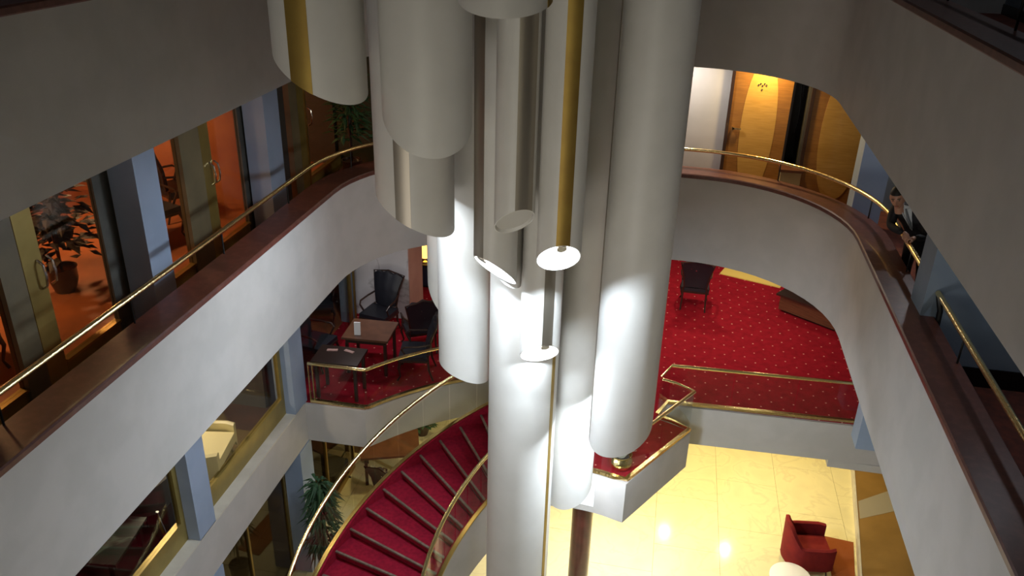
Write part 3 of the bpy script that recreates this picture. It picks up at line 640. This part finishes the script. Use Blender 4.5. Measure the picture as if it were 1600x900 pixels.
# ------------------------------------------------------------------ lobby furniture
t = empty('round_table', (2.92, 11.80, 0), 0, 'white round low table at the foot of the red armchair', 'table')
bm = bmesh.new(); lathe(bm, [(.34, .40), (.36, .41), (.36, .435), (.34, .445)], n=40); obj('table_top', bm, 'white', t, True)
bm = bmesh.new(); lathe(bm, [(.2, 0), (.2, .02), (.04, .05), (.035, .4)], n=24); obj('pedestal', bm, 'white', t, True)
t = obj('rug', prism(bmesh.new(), [(3.78, 13.52), (3.78, 11.2), (4.02, 11.2), (4.32, 13.46)], .001, .013), 'rug'); tag(t, 'rust brown rug lying on the marble right of the red armchair', 'rug')
leafplant('potted_palm', (-4.98, 10.12, 0), 'tall green potted palm before the blue column under the left ledge', 'plant', 'leaf', 'dark', 420, .28, 1.1, 2.45, leaf=(.27, .03), droop=1.1, seed=9)
leafplant('potted_fern', (-4.75, 15.0, 0), 'leafy green plant on the lobby floor seen between the slab and the stairs', 'plant', 'leaf', 'dark', 300, .42, .3, .95, leaf=(.2, .05), seed=11)
t = empty('lobby_table', (-5.0, 13.55, 0), R(20), 'dark brown lobby table seen through the outer stair railing', 'table')
obj('table_top', B(-.6, .6, -.45, .45, .68, .73), 'brownwood', t, bevel=.01)
for sx in (-.5, .5):
    for sy in (-.36, .36): obj('leg', B(sx-.03, sx+.03, sy-.03, sy+.03, 0, .68), 'dark', t)
def cl(loc, rz, label): return cc(loc, rz, label)
cl((-4.62, 12.56, 0), R(162), 'dark lobby armchair before the brown table, seen through the stair railing')
cl((-6.1, 12.95, 0), R(80), 'dark lobby armchair left of the brown table under the mezzanine corner')
t = obj('runner', B(-.24, .24, -.7, .7, 0, .01), 'rug', None, loc=(-4.9, 11.4, .001)); t.rotation_euler = (0, 0, R(8)); tag(t, 'narrow rust runner on the lobby floor beside the stairs', 'rug')

# recessed ceiling luminaires
def downlight(x, y, z, m, label):
    t = empty('ceiling_light', (x, y, z), 0, label, 'lamp', None)
    bm = bmesh.new(); lathe(bm, [(.12, 0), (.12, -.015), (.10, -.02), (.095, -.004)], n=20); obj('trim_ring', bm, 'brass_dull', t, True)
    return t

# ------------------------------------------------------------------ hanging tubes
# name, centre x, y, radius, cut plane (z at axis, slope x, slope y), strips (angle from, to), lamp watts
TUBES = [
 (-1.217, 6.028, .333, (10.551, -.030, .295), [(-18.1, -1.0)], 0, 'foremost white tube ending at the very top of the view', 'goldstrip'),
 (-2.906, 6.664, .380, (9.813, -.553, .170), [(-105.5, -78.2)], 0, 'leftmost white tube with a broad gold strip and oblique end', 'goldstrip'),
 (-2.025, 6.784, .380, (9.472, -.315, .621), [], 0, 'wide plain grey tube hanging low in front at upper middle left', 'goldstrip'),
 (-2.600, 8.197, .420, (8.065, -.550, .043), [(-102.1, -79.4)], 34, 'wide tube with bronze strip just behind the plain grey tube', 'bronze'),
 (-2.336, 9.280, .330, (5.455, -.408, -.109), [], 0, 'brightly lit white tube left of the floor standing one', 'bronze'),
 (-2.793, 10.329, .322, (6.035, -.806, .753), [], 0, 'slim sliver of tube hanging behind the brightly lit left one', 'bronze'),
 (-1.658, 7.949, .230, (7.551, -.517, -.827), [(-156.8, -111.4)], 55, 'tube with bronze strip and a lit oval opening slanting down right', 'bronze'),
 (-1.370, 7.435, .195, (8.327, .506, -.856), [(-78.6, -23.1)], 0, 'narrow tube with an unlit grey oval opening', 'bronze'),
 (-1.599, 8.400, .150, (7.29, -.656, .30), [], 0, 'thin tube peeping out behind the unlit oval opening', 'bronze'),
 (-.933, 7.522, .220, (7.949, .298, -1.015), [(-90.8, -55.6)], 95, 'tube with gold strip and the brightest round lit opening', 'goldstrip'),
 (-1.201, 8.354, .230, (6.355, .330, -1.001), [(-75.8, -45.1)], 24, 'tube with grey strip and the lowest lit oval opening', 'bronze'),
 (-1.488, 8.99, .437, None, [(-26.8, -17.9)], 0, 'tallest white tube standing down to the lobby floor', 'goldstrip'),
 (-.843, 9.41, .307, (3.64, .315, .514), [], 7, 'long slim tube ending just above the burgundy column', 'bronze'),  # lamp added in this tube to brighten landing edge and column
 (-.195, 8.598, .375, (5.286, .366, .394), [(-180, -164)], 78, 'big white tube at the right ending above the brass bowl', 'bronze'),
]
ZT = 14.2
for (x, y, r, cut, strips, watt, label, sm) in TUBES:
    t = empty('hanging_tube', (x, y, ZT), 0, label, 'tube')
    n = 56; a, sx, sy = cut if cut else (0.0, 0, 0)
    if cut is None: label = label
    def zc(px, py): return a+sx*px+sy*py-ZT
    bm = bmesh.new(); th = .012; rg = []
    for i in range(n):
        q = 2*pi*i/n; c_, s_ = cos(q), sin(q)
        rg.append([bm.verts.new((r*c_, r*s_, 0)), bm.verts.new((r*c_, r*s_, zc(r*c_, r*s_))), bm.verts.new(((r-th)*c_, (r-th)*s_, zc((r-th)*c_, (r-th)*s_))), bm.verts.new(((r-th)*c_, (r-th)*s_, 0))])
    for i in range(n):
        u, v = rg[i], rg[(i+1) % n]
        for k in range(4): bm.faces.new((u[k], v[k], v[(k+1) % 4], u[(k+1) % 4]))
    obj('tube_shell', bm, 'tube', t, True)
    for a0, a1 in strips:
        rings = []
        for i in range(7):
            q = R(a0+(a1-a0)*i/6); c_, s_ = cos(q), sin(q); rings.append([(r*c_*.999, r*s_*.999, 0), (r*c_*.999, r*s_*.999, zc(r*c_, r*s_)-.001), ((r+.004)*c_, (r+.004)*s_, zc(r*c_, r*s_)-.001), ((r+.004)*c_, (r+.004)*s_, 0)])
        obj('strip', sweep(bmesh.new(), rings), sm, t, True)
    if cut:
        # closing disc inside (lamp lens or plain baffle)
        bm = bmesh.new(); off = .05 if watt else .035; vs = []; vb = []
        for i in range(40):
            q = 2*pi*i/40; px, py = (r-th-(.014 if watt else .004))*cos(q), (r-th-(.014 if watt else .004))*sin(q); vs.append(bm.verts.new((px, py, zc(px, py)+off))); vb.append(bm.verts.new((px, py, zc(px, py)+off+.02)))
        bm.faces.new(vs); bm.faces.new(vb[::-1])
        for i in range(40): bm.faces.new((vs[i], vs[(i+1) % 40], vb[(i+1) % 40], vb[i]))
        obj('lamp_lens' if watt else 'baffle', bm, 'lens' if watt else 'tube_in', t)
        if watt and strips and sy < -.5:
            q = R(sum(strips[0])/2); bx, by = .74*r*cos(q), .74*r*sin(q)
            bm = bmesh.new(); lathe(bm, [(.22*r, zc(bx, by)-.008), (.22*r, zc(bx, by)+.05)], (bx, by, 0), 14)
            for v in bm.verts: v.co.z += sx*(v.co.x-bx)+sy*(v.co.y-by)
            obj('cable_box', bm, 'bronze', t)
        if watt:
            kf = .3 if sy < -.5 else .9; nrm = Vector((sx*kf, sy*kf, -1)).normalized()
            l = area((x, y, a), r*.8, watt, COOL); l.rotation_euler = nrm.to_track_quat('-Z', 'Y').to_euler()
            l.location = Vector((x, y, a+off))+nrm*.02

# ------------------------------------------------------------------ the man at the railing
mn = empty('person', (3.15, 10.3, 6.56), 0, 'man in black suit, white shirt and lanyard leaning on the brass rail', 'person')
O = Vector((3.15, 10.3, 6.56))
def skinmesh(name, nodes, edges, m, parent, sub=2, root=0):
    me = bpy.data.meshes.new(name); me.from_pydata([Vector(p)-O for p, r in nodes], edges, []); o = link(name, me, m, parent)
    md = o.modifiers.new('Skin', 'SKIN')
    for i, (p, r) in enumerate(nodes):
        rr = r if isinstance(r, tuple) else (r, r); me.skin_vertices[0].data[i].radius = rr; me.skin_vertices[0].data[i].use_root = (i == root)
    md.use_smooth_shade = True; sb = o.modifiers.new('Subsurf', 'SUBSURF'); sb.levels = sub; sb.render_levels = sub
    return o
hip = (3.14, 10.28, 7.44); waist = (3.08, 10.25, 7.60); chest = (2.97, 10.21, 7.76); neckb = (2.90, 10.17, 7.90)
hl, hr = (3.22, 10.20, 7.36), (3.10, 10.38, 7.36)
sl, sr = (3.08, 10.05, 7.82), (2.80, 10.34, 7.86)      # his left (nearer pier) and right shoulders
body = skinmesh('suit', [(hip, (.15, .12)), (waist, (.145, .11)), (chest, (.165, .125)), (neckb, (.085, .08)),
    (hl, .10), ((3.24, 10.16, 7.05), .072), ((3.26, 10.18, 6.72), .052), (hr, .10), ((3.12, 10.44, 7.05), .072), ((3.16, 10.46, 6.72), .052),
    (sl, .075), ((3.10, 9.92, 7.62), .055), ((2.96, 9.80, 7.66), .040), (sr, .075), ((2.74, 10.12, 7.66), .055), ((2.82, 9.88, 7.68), .040)],
    [(0, 1), (1, 2), (2, 3), (0, 4), (4, 5), (5, 6), (0, 7), (7, 8), (8, 9), (2, 10), (10, 11), (11, 12), (2, 13), (13, 14), (14, 15)], 'suit', mn)
hc = Vector((2.745, 10.10, 8.03)); fd = Vector((-.35, -.93, -.25)).normalized(); upv = Vector((-.30, -.10, 1)); upv = (upv-fd*upv.dot(fd)).normalized(); rt = fd.cross(upv).normalized()
HM = Matrix.Translation(hc-O) @ Matrix.Scale(1.1, 4) @ Matrix.Translation(O-hc) @ Matrix((( rt.x, -fd.x, upv.x, hc.x-O.x), (rt.y, -fd.y, upv.y, hc.y-O.y), (rt.z, -fd.z, upv.z, hc.z-O.z), (0, 0, 0, 1)))   # face looks along local -Y
def headshape(bm, sx=.077, sy=.095, sz=.120, inflate=0):
    r = bmesh.ops.create_uvsphere(bm, u_segments=28, v_segments=20, radius=1)
    for v in r['verts']:
        x, y, z = v.co; k = 1
        if z < 0: k = 1-.30*(-z)**1.5
        yy = y*(1-.10*max(0, -z)) if y < 0 else y*(1-.25*max(0, -z))
        v.co = Vector((x*(sx+inflate)*k, yy*(sy+inflate), z*(sz+inflate)))
        if v.co.y < 0 and not inflate:
            d = math.exp(-(x/.16)**2-((z+.12)/.20)**2); v.co.y -= .024*d*(1 if z < .1 else .4)           # nose
            for s in (-1, 1): v.co.y += .010*math.exp(-((x-s*.38)/.16)**2-((z-.07)/.10)**2)              # eye sockets
            v.co.y -= .008*math.exp(-(x/.25)**2-((z+.85)/.14)**2)                                       # chin
    return bm
bm = headshape(bmesh.new()); lathe(bm, [(.052, -.19), (.05, -.06)], (0, .02, 0), 14)
for s in (-1, 1):
    r = bmesh.ops.create_uvsphere(bm, u_segments=10, v_segments=8, radius=1)
    for v in r['verts']: v.co = Vector((s*.078+v.co.x*.010, .008+v.co.y*.018, v.co.z*.032))
bm.transform(HM); head = obj('head', bm, 'skin', mn, True)
bm = bmesh.new(); r = bmesh.ops.create_uvsphere(bm, u_segments=28, v_segments=20, radius=1)
for v in r['verts']:
    x, y, z = v.co; v.co = Vector((x*.083, y*.100+.008, z*.125+.006))
bmesh.ops.delete(bm, geom=[v for v in bm.verts if v.co.z < (.062 if v.co.y < -.02 else .062-(v.co.y+.02)*1.25)], context='VERTS')
bm.transform(HM); obj('hair', bm, 'hair', head, True)
bm = bmesh.new()
for s in (-1, 1):
    r = bmesh.ops.create_uvsphere(bm, u_segments=8, v_segments=6, radius=1)
    for v in r['verts']: v.co = Vector((s*.029+v.co.x*.012, -.083+v.co.y*.006, .010+v.co.z*.006))
    box(bm, s*.029-.016, s*.029+.016, -.092, -.084, .028, .034)
bm.transform(HM); obj('eyes', bm, 'eye', head)
bm = bmesh.new(); r = bmesh.ops.create_uvsphere(bm, u_segments=10, v_segments=6, radius=1)
for v in r['verts']: v.co = Vector((v.co.x*.024, -.087+v.co.y*.008, -.058+v.co.z*.007))
bm.transform(HM); obj('mouth', bm, 'lip', head, True)
# shirt front, collar, lanyard
cd = (Vector((-.45, -.89, .05))).normalized(); side = cd.cross(Vector((0, 0, 1))).normalized()
def chestpt(u, v, o=.0):
    c0_ = Vector(waist).lerp(Vector(neckb), v); depth = (.122+.022*math.sin(v*pi)-.045*v*v)-abs(u)*.12; return c0_+cd*(depth+o)+side*u-O
bm = bmesh.new(); rows_ = []
for j in range(9):
    v = .15+.98*j/8; hw = .010+.055*max(0, (v-.15))/.95; rows_.append([bm.verts.new(chestpt(u*hw, v, .012)) for u in (-1, -.5, 0, .5, 1)])
for p_, q_ in zip(rows_, rows_[1:]):
    for i in range(4): bm.faces.new((p_[i], p_[i+1], q_[i+1], q_[i]))
s_ = obj('shirt', bm, 'shirt', mn, True); md = s_.modifiers.new('Solid', 'SOLIDIFY'); md.thickness = .006
obj('lanyard', T([chestpt(-.07, 1.08, .03), chestpt(-.045, .7, .03), chestpt(-.01, .22, .03), chestpt(.0, .1, .03), chestpt(.01, .22, .03), chestpt(.045, .7, .03), chestpt(.07, 1.08, .03)], .006, 6), 'shirt', mn, True)
obj('tie', T([chestpt(0, 1.0, .025), chestpt(0, .6, .03), chestpt(0, .2, .025)], [.010, .016, .020], 8), 'tie', mn, True)
bm = bmesh.new()
for s in (-1, 1): tubepath(bm, [Vector(neckb)-O+side*s*.065+cd*.0+Vector((0, 0, .045)), Vector(neckb)-O+side*s*.05+cd*.06+Vector((0, 0, .03)), Vector(neckb)-O+side*s*.02+cd*.09+Vector((0, 0, -.005))], [.012, .016, .010], 6)
obj('collar', bm, 'shirt', mn, True)
# hands closed round the rail
def hand(wrist, palm, nm):
    W_ = Vector(wrist); Pm = Vector(palm); d = (Pm-W_).normalized(); rail = Vector((0, -1, 0)); up = Vector((0, 0, 1))
    nodes = [(W_, .026), (W_.lerp(Pm, .5), (.032, .024)), (Pm, (.038, .022))]; edges = [(0, 1), (1, 2)]
    o = skinmesh(nm, nodes, edges, 'skin', mn)
    for k in range(4):
        L = (.9, 1.05, 1.0, .78)[k]; b = Pm+rail*(-.033+.022*k)+Vector((-.012, 0, .008)); x = -1
        pts = [(b-Vector((x*.02, 0, 0)), .0105), (b+Vector((x*.026*L, 0, .010)), .0100), (b+Vector((x*.046*L, 0, -.016)), .0092), (b+Vector((x*.040*L, 0, -.042*L)), .0085), (b+Vector((x*.018*L, 0, -.052*L)), .0075)]
        skinmesh('finger', pts, [(i, i+1) for i in range(4)], 'skin', o, 1)
    b = Pm+rail*.030; pts = [(b+Vector((.01, 0, 0)), .013), (b+rail*.03+Vector((-.005, 0, .004)), .0115), (b+rail*.045+Vector((-.03, 0, -.008)), .0095)]
    skinmesh('thumb', pts, [(0, 1), (1, 2)], 'skin', o, 1)
hand((2.95, 9.80, 7.665), (2.895, 9.74, 7.652), 'hand'); hand((2.83, 9.88, 7.69), (2.885, 9.83, 7.655), 'hand')
obj('cuff', T([(3.00, 9.835, 7.645), (2.945, 9.795, 7.665)], [.040, .036], 10), 'shirt', mn, True)
for q in ((3.26, 10.12), (3.16, 10.40)):
    bm = bmesh.new(); lathe(bm, [(.045, 0), (.05, .03), (.045, .08), (.04, .13)], (0, 0, 0), 14)
    for v in bm.verts: v.co.y = v.co.y*2.4 if v.co.y < 0 and v.co.z < .09 else v.co.y; v.co += Vector((q[0], q[1]+.06, 6.56))-O
    obj('shoe', bm, 'black', mn, True)
# dark strip built in place of the short handrail's shadow on the pier
t = obj('rail_shadow', T([(2.885, 8.40, 7.60), (2.93, 8.36, 7.42), (2.94, 8.34, 7.0), (2.94, 8.34, 6.56)], .03, 8), 'black', None, True); tag(t, 'black curved strip standing in for the short handrail shadow on the pier', 'shadow')
# trims of the recessed lamps
for i, (x, y) in enumerate(DOWN_MEZZ): downlight(x, y, 5.86, 'warmlens', 'recessed ceiling lamp over the red mezzanine carpet')['group'] = 'recessed lamps over the mezzanine'
for i, (x, y) in enumerate(DOWN_LOBBY): downlight(x, y, 2.66, 'warmlens', 'recessed warm ceiling lamp over the marble lobby floor')['group'] = 'recessed lamps over the lobby'
